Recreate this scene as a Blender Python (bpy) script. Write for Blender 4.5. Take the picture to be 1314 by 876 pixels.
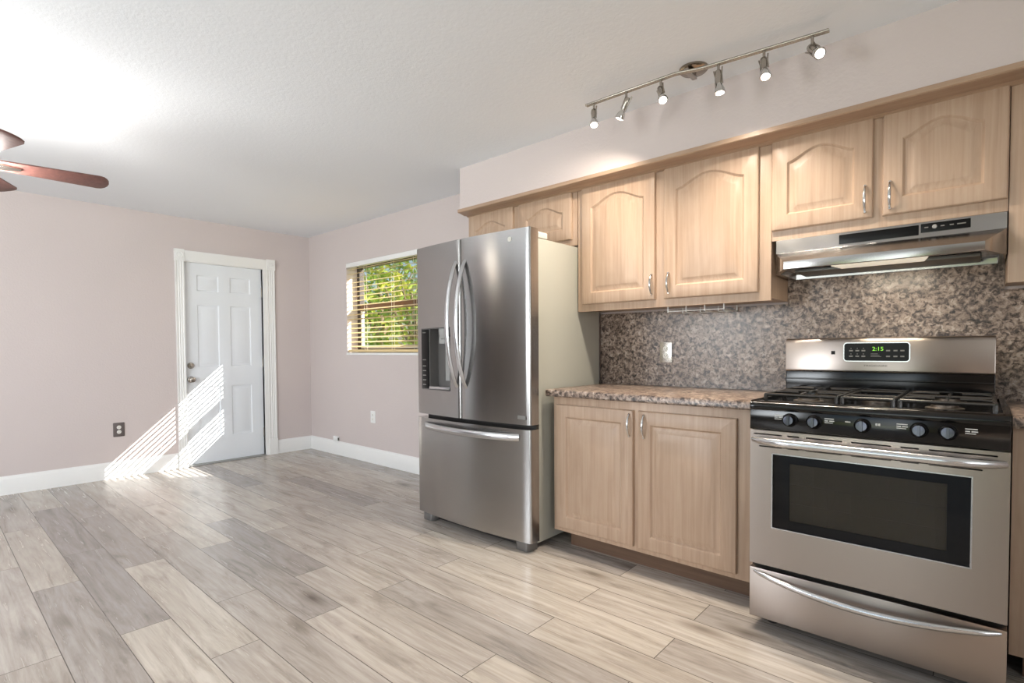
import bpy, bmesh, math, random
from mathutils import Vector, Matrix
random.seed(7)
for o in list(bpy.data.objects): bpy.data.objects.remove(o)
S = bpy.context.scene
C = S.collection
PI = math.pi

# ------------------------------------------------------------------ camera
FPX, YAW, PITCH, ROLL, SY = 678.0642, 41.5865, -1.6025, -.3339, 28.495
cam = bpy.data.cameras.new('camera'); co = bpy.data.objects.new('camera', cam); C.objects.link(co)
a, p, r = math.radians(YAW), math.radians(PITCH), math.radians(ROLL)
F = Vector((-math.sin(a)*math.cos(p), math.cos(a)*math.cos(p), math.sin(p)))
R = Vector((math.cos(a), math.sin(a), 0)); U = R.cross(F)
R2 = R*math.cos(r) + U*math.sin(r); U2 = U*math.cos(r) - R*math.sin(r)
m = Matrix((R2, U2, -F)).transposed().to_4x4(); m.translation = (5.7558, -3.0021, 1.1298)
co.matrix_world = m
cam.sensor_width = 36; cam.lens = FPX/1314*36; cam.shift_y = SY/1314; cam.clip_start = .02
S.camera = co
S.view_settings.view_transform = 'Standard'; S.view_settings.look = 'None'
S.view_settings.gamma = 1; S.view_settings.use_curve_mapping = False
S.view_settings.exposure = -0.06

# ------------------------------------------------------------------ light
SUN_DIR = Vector((-.873, -1.0, -.90)).normalized()
w = bpy.data.worlds.new('sky'); S.world = w; w.use_nodes = True
nt = w.node_tree; nt.nodes.clear()
sk = nt.nodes.new('ShaderNodeTexSky'); sk.sky_type = 'NISHITA'; sk.sun_disc = False
sk.sun_elevation = math.asin(-SUN_DIR.z); sk.sun_rotation = math.atan2(-SUN_DIR.x, -SUN_DIR.y)
sk.dust_density = 1.5
bg = nt.nodes.new('ShaderNodeBackground'); bg.inputs[1].default_value = .17
wo = nt.nodes.new('ShaderNodeOutputWorld')
nt.links.new(sk.outputs[0], bg.inputs[0]); nt.links.new(bg.outputs[0], wo.inputs[0])

def lamp(name, kind, loc, energy, color=(1, 1, 1), direction=None, **kw):
    l = bpy.data.lights.new(name, kind); l.energy = energy; l.color = color
    for k, v in kw.items(): setattr(l, k, v)
    o = bpy.data.objects.new(name, l); C.objects.link(o); o.location = loc
    if direction is not None: o.rotation_euler = Vector(direction).to_track_quat('-Z', 'Y').to_euler()
    return o
lamp('sun', 'SUN', (6, 8, 8), 21.0, (1, .96, .90), SUN_DIR, angle=.0025)
# daylight fills added at invented openings in the unseen walls to light the room
lamp('added_fill_back', 'AREA', (4.9, -5.44, 1.10), 46, (.90, .95, 1.0), (-1.0, 1, .30), shape='RECTANGLE', size=1.9, size_y=2.0, spread=math.radians(115))
lamp('added_fill_left', 'AREA', (2.75, -5.44, 1.45), 82, (.92, .96, 1.0), (-.25, 1, .22), shape='RECTANGLE', size=1.4, size_y=1.2)  # fill added outside the fridge's reflection to brighten the left side
lamp('added_fill_right', 'AREA', (8.14, -3.6, 1.40), 36, (.92, .96, 1.0), (-1, .0, .3), shape='RECTANGLE', size=1.9, size_y=1.2)

# ------------------------------------------------------------------ materials
def srgb(r, g, b):
    f = lambda c: (c/255/12.92) if c/255 <= .04045 else ((c/255+.055)/1.055)**2.4
    return (f(r), f(g), f(b), 1)
class N:
    def __init__(s, name):
        s.m = bpy.data.materials.new(name); s.m.use_nodes = True; s.t = s.m.node_tree
        s.b = s.t.nodes['Principled BSDF']
    def n(s, typ, **kw):
        o = s.t.nodes.new(typ)
        for k, v in kw.items():
            if hasattr(o, k): setattr(o, k, v)
        return o
    def l(s, a, b): s.t.links.new(a, b)
    def coord(s, scale=(1, 1, 1), rot=(0, 0, 0)):
        tc = s.n('ShaderNodeTexCoord'); mp = s.n('ShaderNodeMapping')
        mp.inputs['Scale'].default_value = scale; mp.inputs['Rotation'].default_value = rot
        s.l(tc.outputs['Object'], mp.inputs[0]); return mp.outputs[0]
    def noise(s, co, scale=5, detail=4, rough=.55, dist=0):
        t = s.n('ShaderNodeTexNoise'); t.inputs['Scale'].default_value = scale; t.inputs['Detail'].default_value = detail
        t.inputs['Roughness'].default_value = rough; t.inputs['Distortion'].default_value = dist
        s.l(co, t.inputs['Vector']); return t.outputs['Fac']
    def ramp(s, fac, stops, interp='LINEAR'):
        t = s.n('ShaderNodeValToRGB'); cr = t.color_ramp; cr.interpolation = interp
        while len(cr.elements) > 1: cr.elements.remove(cr.elements[-1])
        cr.elements[0].position = stops[0][0]; cr.elements[0].color = stops[0][1]
        for pos, c in stops[1:]:
            e = cr.elements.new(pos); e.color = c
        s.l(fac, t.inputs[0]); return t.outputs[0]
    def mix(s, fac, a, b, mode='MIX'):
        t = s.n('ShaderNodeMix'); t.data_type = 'RGBA'; t.blend_type = mode
        for v, i in ((fac, 0), (a, 6), (b, 7)):
            if isinstance(v, (int, float, tuple)): t.inputs[i].default_value = v
            else: s.l(v, t.inputs[i])
        return t.outputs[2]
    def bump(s, h, strength=.2, dist=.002):
        t = s.n('ShaderNodeBump'); t.inputs['Strength'].default_value = strength; t.inputs['Distance'].default_value = dist
        s.l(h, t.inputs['Height']); s.l(t.outputs[0], s.b.inputs['Normal'])
    def col(s, v):
        if isinstance(v, tuple): s.b.inputs['Base Color'].default_value = v
        else: s.l(v, s.b.inputs['Base Color'])
        return s
    def set(s, **kw):
        for k, v in kw.items(): s.b.inputs[k.replace('_', ' ')].default_value = v
        return s
M = {}
def plain(name, c, rough=.5, metal=0, **kw):
    n = N(name); n.col(c).set(Roughness=rough, Metallic=metal, **kw); M[name] = n.m; return n
def paint(name, c, bump=.25, scale=90):
    n = N(name); co = n.coord(); f = n.noise(co, scale, 3, .6)
    big = n.noise(co, 1.7, 2, .5)
    c2 = tuple(x*.96 for x in c[:3])+(1,)
    n.col(n.mix(big, c, c2)); n.bump(f, bump, .004); n.set(Roughness=.75); M[name] = n.m
paint('wall_paint', srgb(206, 195, 192), .35, 70)
paint('ceiling_paint', srgb(235, 238, 242), .3, 60)
paint('reflection_wall_dark', srgb(132, 116, 104), .2, 70)  # unseen wall darkened so the steel fronts reflect a dark room
plain('white_trim', srgb(234, 234, 232), .35)
plain('door_white', srgb(228, 232, 236), .35)

def floor_mat():
    n = N('floor_planks')
    tc = n.n('ShaderNodeTexCoord')
    br = n.n('ShaderNodeTexBrick'); br.offset = .37; br.offset_frequency = 2; br.squash = 1
    for k, v in {'Scale': 1, 'Mortar Size': .0018, 'Mortar Smooth': .3, 'Bias': 0, 'Brick Width': 1.22, 'Row Height': .178}.items(): br.inputs[k].default_value = v
    br.inputs['Color1'].default_value = (0, 0, 0, 1); br.inputs['Color2'].default_value = (1, 1, 1, 1); br.inputs['Mortar'].default_value = (.5, .5, .5, 1)
    n.l(tc.outputs['Object'], br.inputs['Vector'])
    sep = n.n('ShaderNodeSeparateColor'); n.l(br.outputs['Color'], sep.inputs[0])
    rnd = sep.outputs[0]
    # plank dependent offset for the grain
    cmb = n.n('ShaderNodeCombineXYZ')
    mu = n.n('ShaderNodeMath', operation='MULTIPLY'); mu.inputs[1].default_value = 37.0; n.l(rnd, mu.inputs[0])
    n.l(mu.outputs[0], cmb.inputs[0]); n.l(mu.outputs[0], cmb.inputs[2])
    va = n.n('ShaderNodeVectorMath', operation='ADD'); n.l(tc.outputs['Object'], va.inputs[0]); n.l(cmb.outputs[0], va.inputs[1])
    mp = n.n('ShaderNodeMapping'); mp.inputs['Scale'].default_value = (1.1, 7.5, 1); n.l(va.outputs[0], mp.inputs[0])
    mp2 = n.n('ShaderNodeMapping'); mp2.inputs['Scale'].default_value = (2.2, 46, 1); n.l(va.outputs[0], mp2.inputs[0])
    g1 = n.noise(mp.outputs[0], 1.6, 6, .62, 1.6)
    g2 = n.noise(mp2.outputs[0], 1.0, 4, .6, .4)
    base = n.ramp(rnd, [(0, srgb(166, 160, 156)), (.18, srgb(182, 175, 169)), (.5, srgb(196, 188, 180)), (.8, srgb(203, 195, 185)), (1, srgb(188, 180, 172))])
    dark = n.ramp(g1, [(.28, srgb(140, 134, 130)), (.45, srgb(222, 218, 214)), (.62, srgb(255, 255, 255))])
    c = n.mix(.55, base, dark, 'MULTIPLY')
    fine = n.ramp(g2, [(.3, srgb(196, 190, 184)), (.62, srgb(255, 255, 255))])
    c = n.mix(.55, c, fine, 'MULTIPLY')
    # knots
    vo = n.n('ShaderNodeTexVoronoi'); vo.inputs['Scale'].default_value = 1.15
    mp3 = n.n('ShaderNodeMapping'); mp3.inputs['Scale'].default_value = (1.0, 3.2, 1); n.l(va.outputs[0], mp3.inputs[0]); n.l(mp3.outputs[0], vo.inputs['Vector'])
    kn = n.ramp(vo.outputs['Distance'], [(0, srgb(105, 96, 88)), (.06, srgb(190, 184, 178)), (.16, (1, 1, 1, 1))])
    c = n.mix(.8, c, kn, 'MULTIPLY')
    c = n.mix(br.outputs['Fac'], c, srgb(92, 86, 80))
    n.col(c)
    ro = n.ramp(g2, [(.2, (.30,)*3+(1,)), (.8, (.21,)*3+(1,))]); n.l(ro, n.b.inputs['Roughness'])
    inv = n.n('ShaderNodeMath', operation='SUBTRACT'); inv.inputs[0].default_value = 1; n.l(br.outputs['Fac'], inv.inputs[1])
    n.bump(inv.outputs[0], .25, .0012)
    M['floor'] = n.m
floor_mat()

def wood(name, c0, c1, c2, rough=.38, axis='z'):
    n = N(name)
    sc = (48, 48, 1.5) if axis == 'z' else (1.5, 48, 48)
    g = n.noise(n.coord(sc), 1.0, 5, .6, .8)
    fl = n.noise(n.coord((3.2, 3.2, .9) if axis == 'z' else (.9, 3.2, 3.2)), 1.6, 4, .6, 1.8)
    c = n.ramp(g, [(.28, c0), (.5, c1), (.75, c2)])
    f2 = n.ramp(fl, [(.3, (.92, .90, .88, 1)), (.55, (1, 1, 1, 1)), (.7, (.95, .93, .91, 1))])
    n.col(n.mix(.8, c, f2, 'MULTIPLY')); n.set(Roughness=rough); M[name] = n.m
wood('maple', srgb(170, 143, 122), srgb(182, 156, 134), srgb(191, 167, 146))
wood('maple_rail', srgb(158, 131, 109), srgb(171, 144, 121), srgb(182, 157, 134), axis='x')
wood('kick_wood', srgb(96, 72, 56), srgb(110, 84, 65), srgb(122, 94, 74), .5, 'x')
wood('fan_blade', srgb(84, 54, 50), srgb(100, 66, 60), srgb(114, 78, 70), .5)

def granite():
    n = N('speckled_laminate')
    co = n.coord()
    a1 = n.noise(co, 44, 5, .62, .6)
    a2 = n.noise(n.coord((1, 1, 1), (.4, .3, .2)), 58, 4, .6, .4)
    a3 = n.noise(co, 9, 3, .5, .5)
    c = n.ramp(a1, [(.35, srgb(62, 54, 51)), (.43, srgb(108, 94, 86)), (.50, srgb(148, 130, 118)), (.58, srgb(172, 155, 142)), (.70, srgb(200, 188, 178))])
    d = n.ramp(a2, [(.34, srgb(52, 48, 47)), (.41, srgb(170, 160, 154)), (.47, (1, 1, 1, 1))])
    c = n.mix(.85, c, d, 'MULTIPLY')
    e = n.ramp(a3, [(.35, srgb(208, 204, 202)), (.6, (1, 1, 1, 1))])
    n.col(n.mix(.8, c, e, 'MULTIPLY')); n.set(Roughness=.28); M['granite'] = n.m
granite()

def steel(name, c, rough, aniso=.75, ax='Z', streak=.015, sdir='x'):
    n = N(name); n.col(c).set(Metallic=1, Roughness=rough, Anisotropic=aniso, Anisotropic_Rotation=.25)
    tg = n.n('ShaderNodeTangent'); tg.direction_type = 'RADIAL'; tg.axis = ax; n.l(tg.outputs[0], n.b.inputs['Tangent'])
    sc = (1.5, 400, 400) if sdir == 'x' else (400, 400, 1.5)
    f = n.noise(n.coord(sc), 1, 2, .5)
    mr = n.n('ShaderNodeMapRange'); mr.inputs[3].default_value = rough-streak; mr.inputs[4].default_value = rough+streak
    n.l(f, mr.inputs[0]); n.l(mr.outputs[0], n.b.inputs['Roughness']); M[name] = n.m
steel('stainless', srgb(172, 171, 170), .20)
steel('stainless_range', srgb(170, 160, 153), .30)
plain('satin_steel', srgb(205, 206, 208), .24, 1)
plain('chrome', srgb(214, 214, 214), .12, 1)
plain('nickel', srgb(176, 170, 162), .27, 1)
plain('dark_nickel', srgb(150, 140, 128), .2, 1)
n = N('fridge_side'); n.col(srgb(178, 178, 168)).set(Roughness=.42); n.bump(n.noise(n.coord(), 420, 2), .25, .0006); M['fridge_side'] = n.m
plain('plastic_gray', srgb(150, 150, 148), .45)
plain('recess_gray', srgb(112, 110, 108), .35, .4)
plain('reflection_dark', srgb(66, 52, 44), .5)  # colour of the unseen panel that darkens the fridge reflection
plain('plastic_light', srgb(205, 203, 196), .45)
plain('gasket', srgb(38, 34, 32), .6)
plain('black_gloss', srgb(9, 9, 10), .3, 0, Specular_IOR_Level=.2)
plain('black_enamel', srgb(12, 11, 11), .15, 0, Specular_IOR_Level=.45)
plain('cast_iron', srgb(40, 38, 36), .24, 0, Specular_IOR_Level=.8)
plain('burner_alloy', srgb(120, 112, 104), .4, 1)
plain('black_glass', srgb(8, 8, 8), .06, 0, Specular_IOR_Level=.35)
n = plain('tinted_glass', srgb(60, 56, 48), .06); n.set(Alpha=.55, Specular_IOR_Level=.35)
plain('oven_olive', srgb(98, 92, 74), .6)  # flat olive backing behind the oven pane
plain('oven_dark', srgb(20, 18, 16), .5)
plain('slot_black', srgb(8, 8, 8), .7)
plain('knob_steel', srgb(92, 94, 106), .22, 1)
plain('mark_white', srgb(205, 205, 200), .5)
plain('mark_gray', srgb(120, 118, 114), .5)
plain('logo_dark', srgb(70, 66, 62), .4)
plain('ivory', srgb(236, 234, 228), .4)
plain('slot_dark', srgb(60, 58, 56), .6)
plain('blind_slat', srgb(226, 202, 152), .45)
plain('blind_cord', srgb(228, 220, 205), .7)
plain('window_bronze', srgb(112, 82, 60), .45)
plain('window_dark', srgb(70, 62, 56), .5)
n = plain('display_green', srgb(20, 30, 12), .5); n.set(Emission_Color=srgb(150, 235, 70), Emission_Strength=1.3)
n = plain('bulb_glow', (1, 1, 1, 1), .4); n.set(Emission_Color=(1, .93, .80, 1), Emission_Strength=14)
plain('fan_lamp_glass', srgb(226, 218, 204), .4)
n = plain('lens_glow', srgb(235, 228, 210), .4); n.set(Emission_Color=(1, .9, .72, 1), Emission_Strength=.55)
plain('filter_mesh', srgb(120, 120, 118), .4, 1)
n = N('window_glass'); n.col((1, 1, 1, 1)).set(Roughness=0, Transmission_Weight=1, IOR=1.02, Alpha=.15); M['glass'] = n.m
# outside
n = N('foliage_leaf')
oi = n.noise(n.coord(), 2.2, 3)
n.col(n.ramp(oi, [(.3, srgb(72, 112, 52)), (.48, srgb(128, 152, 56)), (.6, srgb(186, 188, 72)), (.72, srgb(226, 216, 100))])); n.set(Roughness=.55); M['leaf'] = n.m
n = N('foliage_leaf_blue')
n.col(n.ramp(n.noise(n.coord(), 2.5, 3), [(.3, srgb(48, 84, 62)), (.6, srgb(92, 130, 74)), (.75, srgb(150, 170, 90))])); n.set(Roughness=.55); M['leaf_dark'] = n.m
n = N('bark'); n.col(n.ramp(n.noise(n.coord((6, 6, 1)), 3, 4), [(.3, srgb(80, 64, 50)), (.7, srgb(130, 110, 92))])); n.set(Roughness=.9); M['bark'] = n.m
n = N('lawn'); n.col(n.ramp(n.noise(n.coord(), 6, 5), [(.3, srgb(90, 108, 50)), (.7, srgb(150, 158, 84))])); n.set(Roughness=.95); M['lawn'] = n.m
plain('fence_white', srgb(225, 226, 226), .6)

# ------------------------------------------------------------------ mesh helpers
def box(bm, x0, x1, y0, y1, z0, z1, mi=0):
    vs = [bm.verts.new((x, y, z)) for z in (z0, z1) for y in (y0, y1) for x in (x0, x1)]
    for f in ((0, 2, 3, 1), (4, 5, 7, 6), (0, 1, 5, 4), (2, 6, 7, 3), (0, 4, 6, 2), (1, 3, 7, 5)):
        bm.faces.new([vs[i] for i in f])
def ring(bm, pts): return [bm.verts.new(q) for q in pts]
def bridge(bm, a, b, closed=True):
    k = len(a)
    for i in range(k if closed else k-1):
        j = (i+1) % k
        try: bm.faces.new((a[i], a[j], b[j], b[i]))
        except ValueError: pass
def tube(bm, path, rad, seg=10, flat=None, up=None):
    """sweep an ellipse along a path; rad scalar or list; flat = (ru, rv) multipliers"""
    path = [Vector(q) for q in path]; prev = None; u = None
    for i, q in enumerate(path):
        t = (path[min(i+1, len(path)-1)] - path[max(i-1, 0)]).normalized()
        if up is not None: u = (Vector(up) - t*t.dot(Vector(up))).normalized()
        elif u is None:
            u = t.orthogonal().normalized()
        else: u = (u - t*t.dot(u)).normalized()
        v = t.cross(u); rr = rad[i] if isinstance(rad, (list, tuple)) else rad
        fu, fv = flat or (1, 1)
        rg = ring(bm, [q + u*(rr*fu*math.cos(2*PI*k/seg)) + v*(rr*fv*math.sin(2*PI*k/seg)) for k in range(seg)])
        if prev: bridge(bm, prev, rg)
        else: bm.faces.new(rg[::-1])
        prev = rg
    bm.faces.new(prev)
def lathe(bm, prof, center=(0, 0, 0), axis=(0, 0, 1), seg=24):
    ax = Vector(axis).normalized(); u = ax.orthogonal().normalized(); v = ax.cross(u); c = Vector(center); prev = None
    for i, (rr, h) in enumerate(prof):
        rr = max(rr, 1e-5)
        rg = ring(bm, [c + ax*h + u*(rr*math.cos(2*PI*k/seg)) + v*(rr*math.sin(2*PI*k/seg)) for k in range(seg)])
        if prev: bridge(bm, prev, rg)
        elif rr > 1e-4: bm.faces.new(rg[::-1])
        prev = rg
    if prof[-1][0] > 1e-4: bm.faces.new(prev)
def prism(bm, poly, axis, a0, a1):
    """poly is a list of 2D points; axis x -> (y,z), y -> (x,z), z -> (x,y)"""
    def P(q, h):
        return {'x': (h, q[0], q[1]), 'y': (q[0], h, q[1]), 'z': (q[0], q[1], h)}[axis]
    A = ring(bm, [P(q, a0) for q in poly]); B = ring(bm, [P(q, a1) for q in poly])
    bm.faces.new(A[::-1]); bm.faces.new(B); bridge(bm, A, B)
def rrect(x0, x1, z0, z1, r, seg=5):
    pts = []
    for cx, cz, a0 in ((x1-r, z0+r, -PI/2), (x1-r, z1-r, 0), (x0+r, z1-r, PI/2), (x0+r, z0+r, PI)):
        for k in range(seg+1):
            t = a0 + PI/2*k/seg; pts.append((cx+r*math.cos(t), cz+r*math.sin(t)))
    return pts
def finish(bm, bevel=0, seg=2, smooth=38):
    bmesh.ops.remove_doubles(bm, verts=bm.verts[:], dist=1e-6)
    bmesh.ops.recalc_face_normals(bm, faces=bm.faces[:])
    if bevel:
        es = [e for e in bm.edges if len(e.link_faces) == 2 and e.calc_face_angle(0) > math.radians(40)]
        bmesh.ops.bevel(bm, geom=es, offset=bevel, segments=seg, profile=.6, affect='EDGES', clamp_overlap=True)
    for f in bm.faces: f.smooth = True
    for e in bm.edges:
        if len(e.link_faces) != 2 or e.calc_face_angle(0) > math.radians(smooth): e.smooth = False
def world_of(o):
    v = Vector((0, 0, 0))
    while o: v += o.location; o = o.parent
    return v
def part(name, bm, mat, parent=None, bevel=0, seg=2, smooth=38, label=None):
    """mesh given in world coordinates, linked as one object under its thing"""
    finish(bm, bevel, seg, smooth)
    me = bpy.data.meshes.new(name); bm.to_mesh(me); bm.free(); me.materials.append(M[mat])
    o = bpy.data.objects.new(name, me); C.objects.link(o)
    if parent: o.parent = parent; o.location = -world_of(parent)
    if label: o['label'] = label
    return o
def tag(o, label, cat, group=None):
    o['label'] = label; o['category'] = cat
    if group: o['group'] = group
    return o
def thing(name, label, cat, loc, group=None):
    o = bpy.data.objects.new(name, None); C.objects.link(o); o.location = loc; o.empty_display_size = .05
    return tag(o, label, cat, group)
def struct(name, bm, mat, bevel=0, **kw):
    o = part(name, bm, mat, None, bevel, **kw); o['kind'] = 'structure'; return o
def nb(): return bmesh.new()
def bx(*a):
    b = nb(); box(b, *a); return b
def text_mesh(name, body, size, loc, mat, parent, width=None, rot=(PI/2, 0, 0), depth=.0006):
    cu = bpy.data.curves.new(name, 'FONT'); cu.body = body; cu.size = size; cu.extrude = depth; cu.align_x = 'CENTER'; cu.align_y = 'CENTER'
    t = bpy.data.objects.new(name, cu); C.objects.link(t)
    bpy.context.view_layer.update()
    me = bpy.data.meshes.new_from_object(t); bpy.data.objects.remove(t); bpy.data.curves.remove(cu)
    b = nb(); b.from_mesh(me); bpy.data.meshes.remove(me)
    if width:
        xs = [v.co.x for v in b.verts]; s = width/(max(xs)-min(xs)); bmesh.ops.scale(b, vec=(s, 1, 1), verts=b.verts[:])
    from mathutils import Euler
    bmesh.ops.transform(b, matrix=Matrix.Translation(loc) @ Euler(rot).to_matrix().to_4x4(), verts=b.verts[:])
    return part(name, b, mat, parent)

# ------------------------------------------------------------------ room shell
H = 2.409; XR = 8.2; YB = -5.5; T = .18
struct('floor', bx(-T, XR+T, YB-T, T, -.1, 0), 'floor')
struct('ceiling', bx(-T, XR+T, YB-T, T, H, H+.1), 'ceiling_paint')
WX0, WX1, WZ0, WZ1 = .785, 1.98, 1.10, 2.03
b = nb()
box(b, -T, WX0, 0, T, 0, H); box(b, WX1, XR+T, 0, T, 0, H); box(b, WX0, WX1, 0, T, 0, WZ0); box(b, WX0, WX1, 0, T, WZ1, H)
struct('wall_kitchen', b, 'wall_paint')
DY0, DY1, DZ = -1.275, -.527, 1.995
b = nb()
box(b, -T, 0, DY1, 0, 0, H); box(b, -T, 0, YB, DY0, 0, H); box(b, -T, 0, DY0, DY1, DZ, H)
struct('wall_entry', b, 'wall_paint')
b = nb()   # unseen wall behind the camera; its openings are added for the fill lamps
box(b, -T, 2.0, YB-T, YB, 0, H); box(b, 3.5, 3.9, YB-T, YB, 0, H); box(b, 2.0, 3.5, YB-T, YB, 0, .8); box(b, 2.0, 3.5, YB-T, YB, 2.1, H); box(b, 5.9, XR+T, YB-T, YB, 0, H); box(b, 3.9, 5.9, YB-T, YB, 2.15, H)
struct('wall_back', b, 'reflection_wall_dark')
b = nb()   # unseen right wall; its opening is added for the fill lamp
box(b, XR, XR+T, YB, -4.6, 0, H); box(b, XR, XR+T, -2.6, 0, 0, H); box(b, XR, XR+T, -4.6, -2.6, 0, .75); box(b, XR, XR+T, -4.6, -2.6, 2.05, H)
struct('wall_right', b, 'wall_paint')
SX0, SYF, SZ = 2.97, -.41, 2.105
struct('wall_soffit', bx(SX0, XR, SYF, 0, SZ, H), 'wall_paint')

def baseboard(name, prof_pts, axis, a0, a1):
    b = nb(); prism(b, prof_pts, axis, a0, a1); struct(name, b, 'white_trim')
bp = [(0, 0), (-.014, 0), (-.014, .118), (-.010, .130), (-.006, .136), (-.004, .148), (0, .148)]
baseboard('baseboard_kitchen', bp, 'x', 0.014, 2.93)
bq = [(-u, v) for u, v in bp]
baseboard('baseboard_entry', bq, 'y', -.400, 0)
baseboard('baseboard_entry_left', bq, 'y', YB, -1.356)

# entry door: slab with six raised panels
def panel_slab(W, Ht, xs, zs, panels, t):
    """front face at local y=0 looking to +n; returns bmesh in (u, n, z) space with n outward"""
    b = nb()
    def cell(x0, x1, z0, z1):
        A = ring(b, [(x0, 0, z0), (x1, 0, z0), (x1, 0, z1), (x0, 0, z1)]); return A
    for i in range(len(xs)-1):
        for j in range(len(zs)-1):
            x0, x1, z0, z1 = xs[i], xs[i+1], zs[j], zs[j+1]
            A = cell(x0, x1, z0, z1)
            if (i, j) not in panels: b.faces.new(A); continue
            prev = A
            for d, n_ in ((.004, -.002), (.012, -.010), (.022, -.011), (.048, -.002)):
                B = ring(b, [(x0+d, n_, z0+d), (x1-d, n_, z0+d), (x1-d, n_, z1-d), (x0+d, n_, z1-d)]); bridge(b, prev, B); prev = B
            b.faces.new(prev)
    A = ring(b, [(0, 0, 0), (W, 0, 0), (W, 0, Ht), (0, 0, Ht)]); B = ring(b, [(0, -t, 0), (W, -t, 0), (W, -t, Ht), (0, -t, Ht)])
    bridge(b, A, B); b.faces.new(B)
    return b
W_ = DY1-DY0-.006; Hd = DZ-.016
b = panel_slab(W_, Hd, [0, .115, .322, .422, .632, W_], [0, .245, .765, .955, 1.575, 1.705, 1.868, Hd], {(1, 1), (3, 1), (1, 3), (3, 3), (1, 5), (3, 5)}, .04)
DXF = -.028
bmesh.ops.transform(b, matrix=Matrix(((0, 1, 0, DXF), (1, 0, 0, DY0+.003), (0, 0, 1, .012), (0, 0, 0, 1))), verts=b.verts[:])
d1 = struct('door_1', b, 'door_white'); d1['label'] = 'white six-panel entry door in a fluted white casing'
for nm, z, rr in (('door_knob', .848, .027), ('deadbolt', .985, .020)):
    b = nb(); lathe(b, [(.032, 0), (.032, .006), (.026, .012), (.011, .014), (.011, .030), (rr*.8, .034), (rr, .046), (rr*.93, .058), (rr*.5, .064)] if nm == 'door_knob' else [(.031, 0), (.031, .010), (.022, .018), (.020, .026), (.004, .028)], (DXF, -1.223, z), (1, 0, 0), 20)
    k = part(nm, b, 'nickel', d1, label='round satin nickel ' + nm.replace('_', ' '))
    if nm == 'deadbolt':
        part('thumb_turn', bx(DXF+.026, DXF+.040, -1.227, -1.219, z-.015, z+.015), 'nickel', d1, .002)
for z in (.25, 1.0, 1.75):
    b = nb(); tube(b, [(DXF+.006, DY1-.004, z-.05), (DXF+.006, DY1-.004, z+.05)], .006, 8); part('hinge', b, 'nickel', d1)
# casing with flutes and corner blocks
b = nb()
def flute_post(y0, y1, z0, z1):
    n_ = 24; pts = [(0, y0)]
    for k in range(n_+1):
        t = k/n_; y = y0+(y1-y0)*t
        d = .019 if (t < .14 or t > .86) else .019 - .005*abs(math.sin((t-.14)/.72*3*PI))
        pts.append((d, y))
    pts.append((0, y1)); prism(b, pts, 'z', z0, z1)
flute_post(-1.350, -1.275, .17, 1.995); flute_post(-.487, -.404, .17, 1.995)
for y0, y1 in ((-1.354, -1.271), (-.490, -.400)):
    box(b, 0, .024, y0, y1, 0, .17); box(b, 0, .026, y0, y1, 1.992, 2.104)
    lathe(b, [(.034, .026), (.034, .030), (.026, .031), (.022, .027), (.010, .031)], (0, (y0+y1)/2, 2.048), (1, 0, 0), 20)
pr = [(0, 1.998), (.014, 1.998), (.019, 2.01), (.019, 2.072), (.026, 2.084), (.026, 2.096), (0, 2.096)]
A = ring(b, [(x, -1.271, z) for x, z in pr]); B = ring(b, [(x, -.490, z) for x, z in pr]); b.faces.new(A[::-1]); b.faces.new(B); bridge(b, A, B)
box(b, -.10, .012, DY1, -.487, 0, 2.0); box(b, -.10, .004, DY0-.001, DY0+.0015, 0, 2.0); box(b, -.10, .004, DY0, DY1, DZ-.003, 2.0)
struct('trim_1', b, 'white_trim')['label'] = 'white fluted door casing with corner blocks'
struct('trim_2', bx(-.10, .03, DY0, DY1, 0, .010), 'plastic_gray', .003)['label'] = 'low metal door threshold'
# unseen panel added behind the door to keep daylight from leaking around it
struct('light_block_panel', bx(-.17, -.10, DY0, DY1, .0, DZ), 'door_white')['label'] = 'added panel that blocks daylight behind the entry door'

# narrow white panel added out of view as a bright stripe for fridge reflections
b = panel_slab(.36, 2.02, [0, .07, .29, .36], [0, .2, .85, 1.0, 1.9, 2.02], {(1, 1), (1, 3)}, .03)
bmesh.ops.transform(b, matrix=Matrix(((0, 1, 0, .032), (1, 0, 0, -4.35), (0, 0, 1, .005), (0, 0, 0, 1))), verts=b.verts[:])
struct('reflection_panel_white', b, 'door_white')['label'] = 'narrow white panelled board added out of view for the fridge reflection'

b = panel_slab(.92, 2.05, [0, .12, .40, .52, .80, .92], [0, .2, .85, 1.0, 1.9, 2.05], {(1, 1), (3, 1), (1, 3), (3, 3)}, .03)  # unseen dark panel added so the right fridge door reflects dark
bmesh.ops.transform(b, matrix=Matrix(((0, 1, 0, .032), (1, 0, 0, -5.40), (0, 0, 1, .005), (0, 0, 0, 1))), verts=b.verts[:])
struct('reflection_panel_dark', b, 'reflection_dark')['label'] = 'dark panelled board added out of view to darken the fridge reflection'

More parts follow.
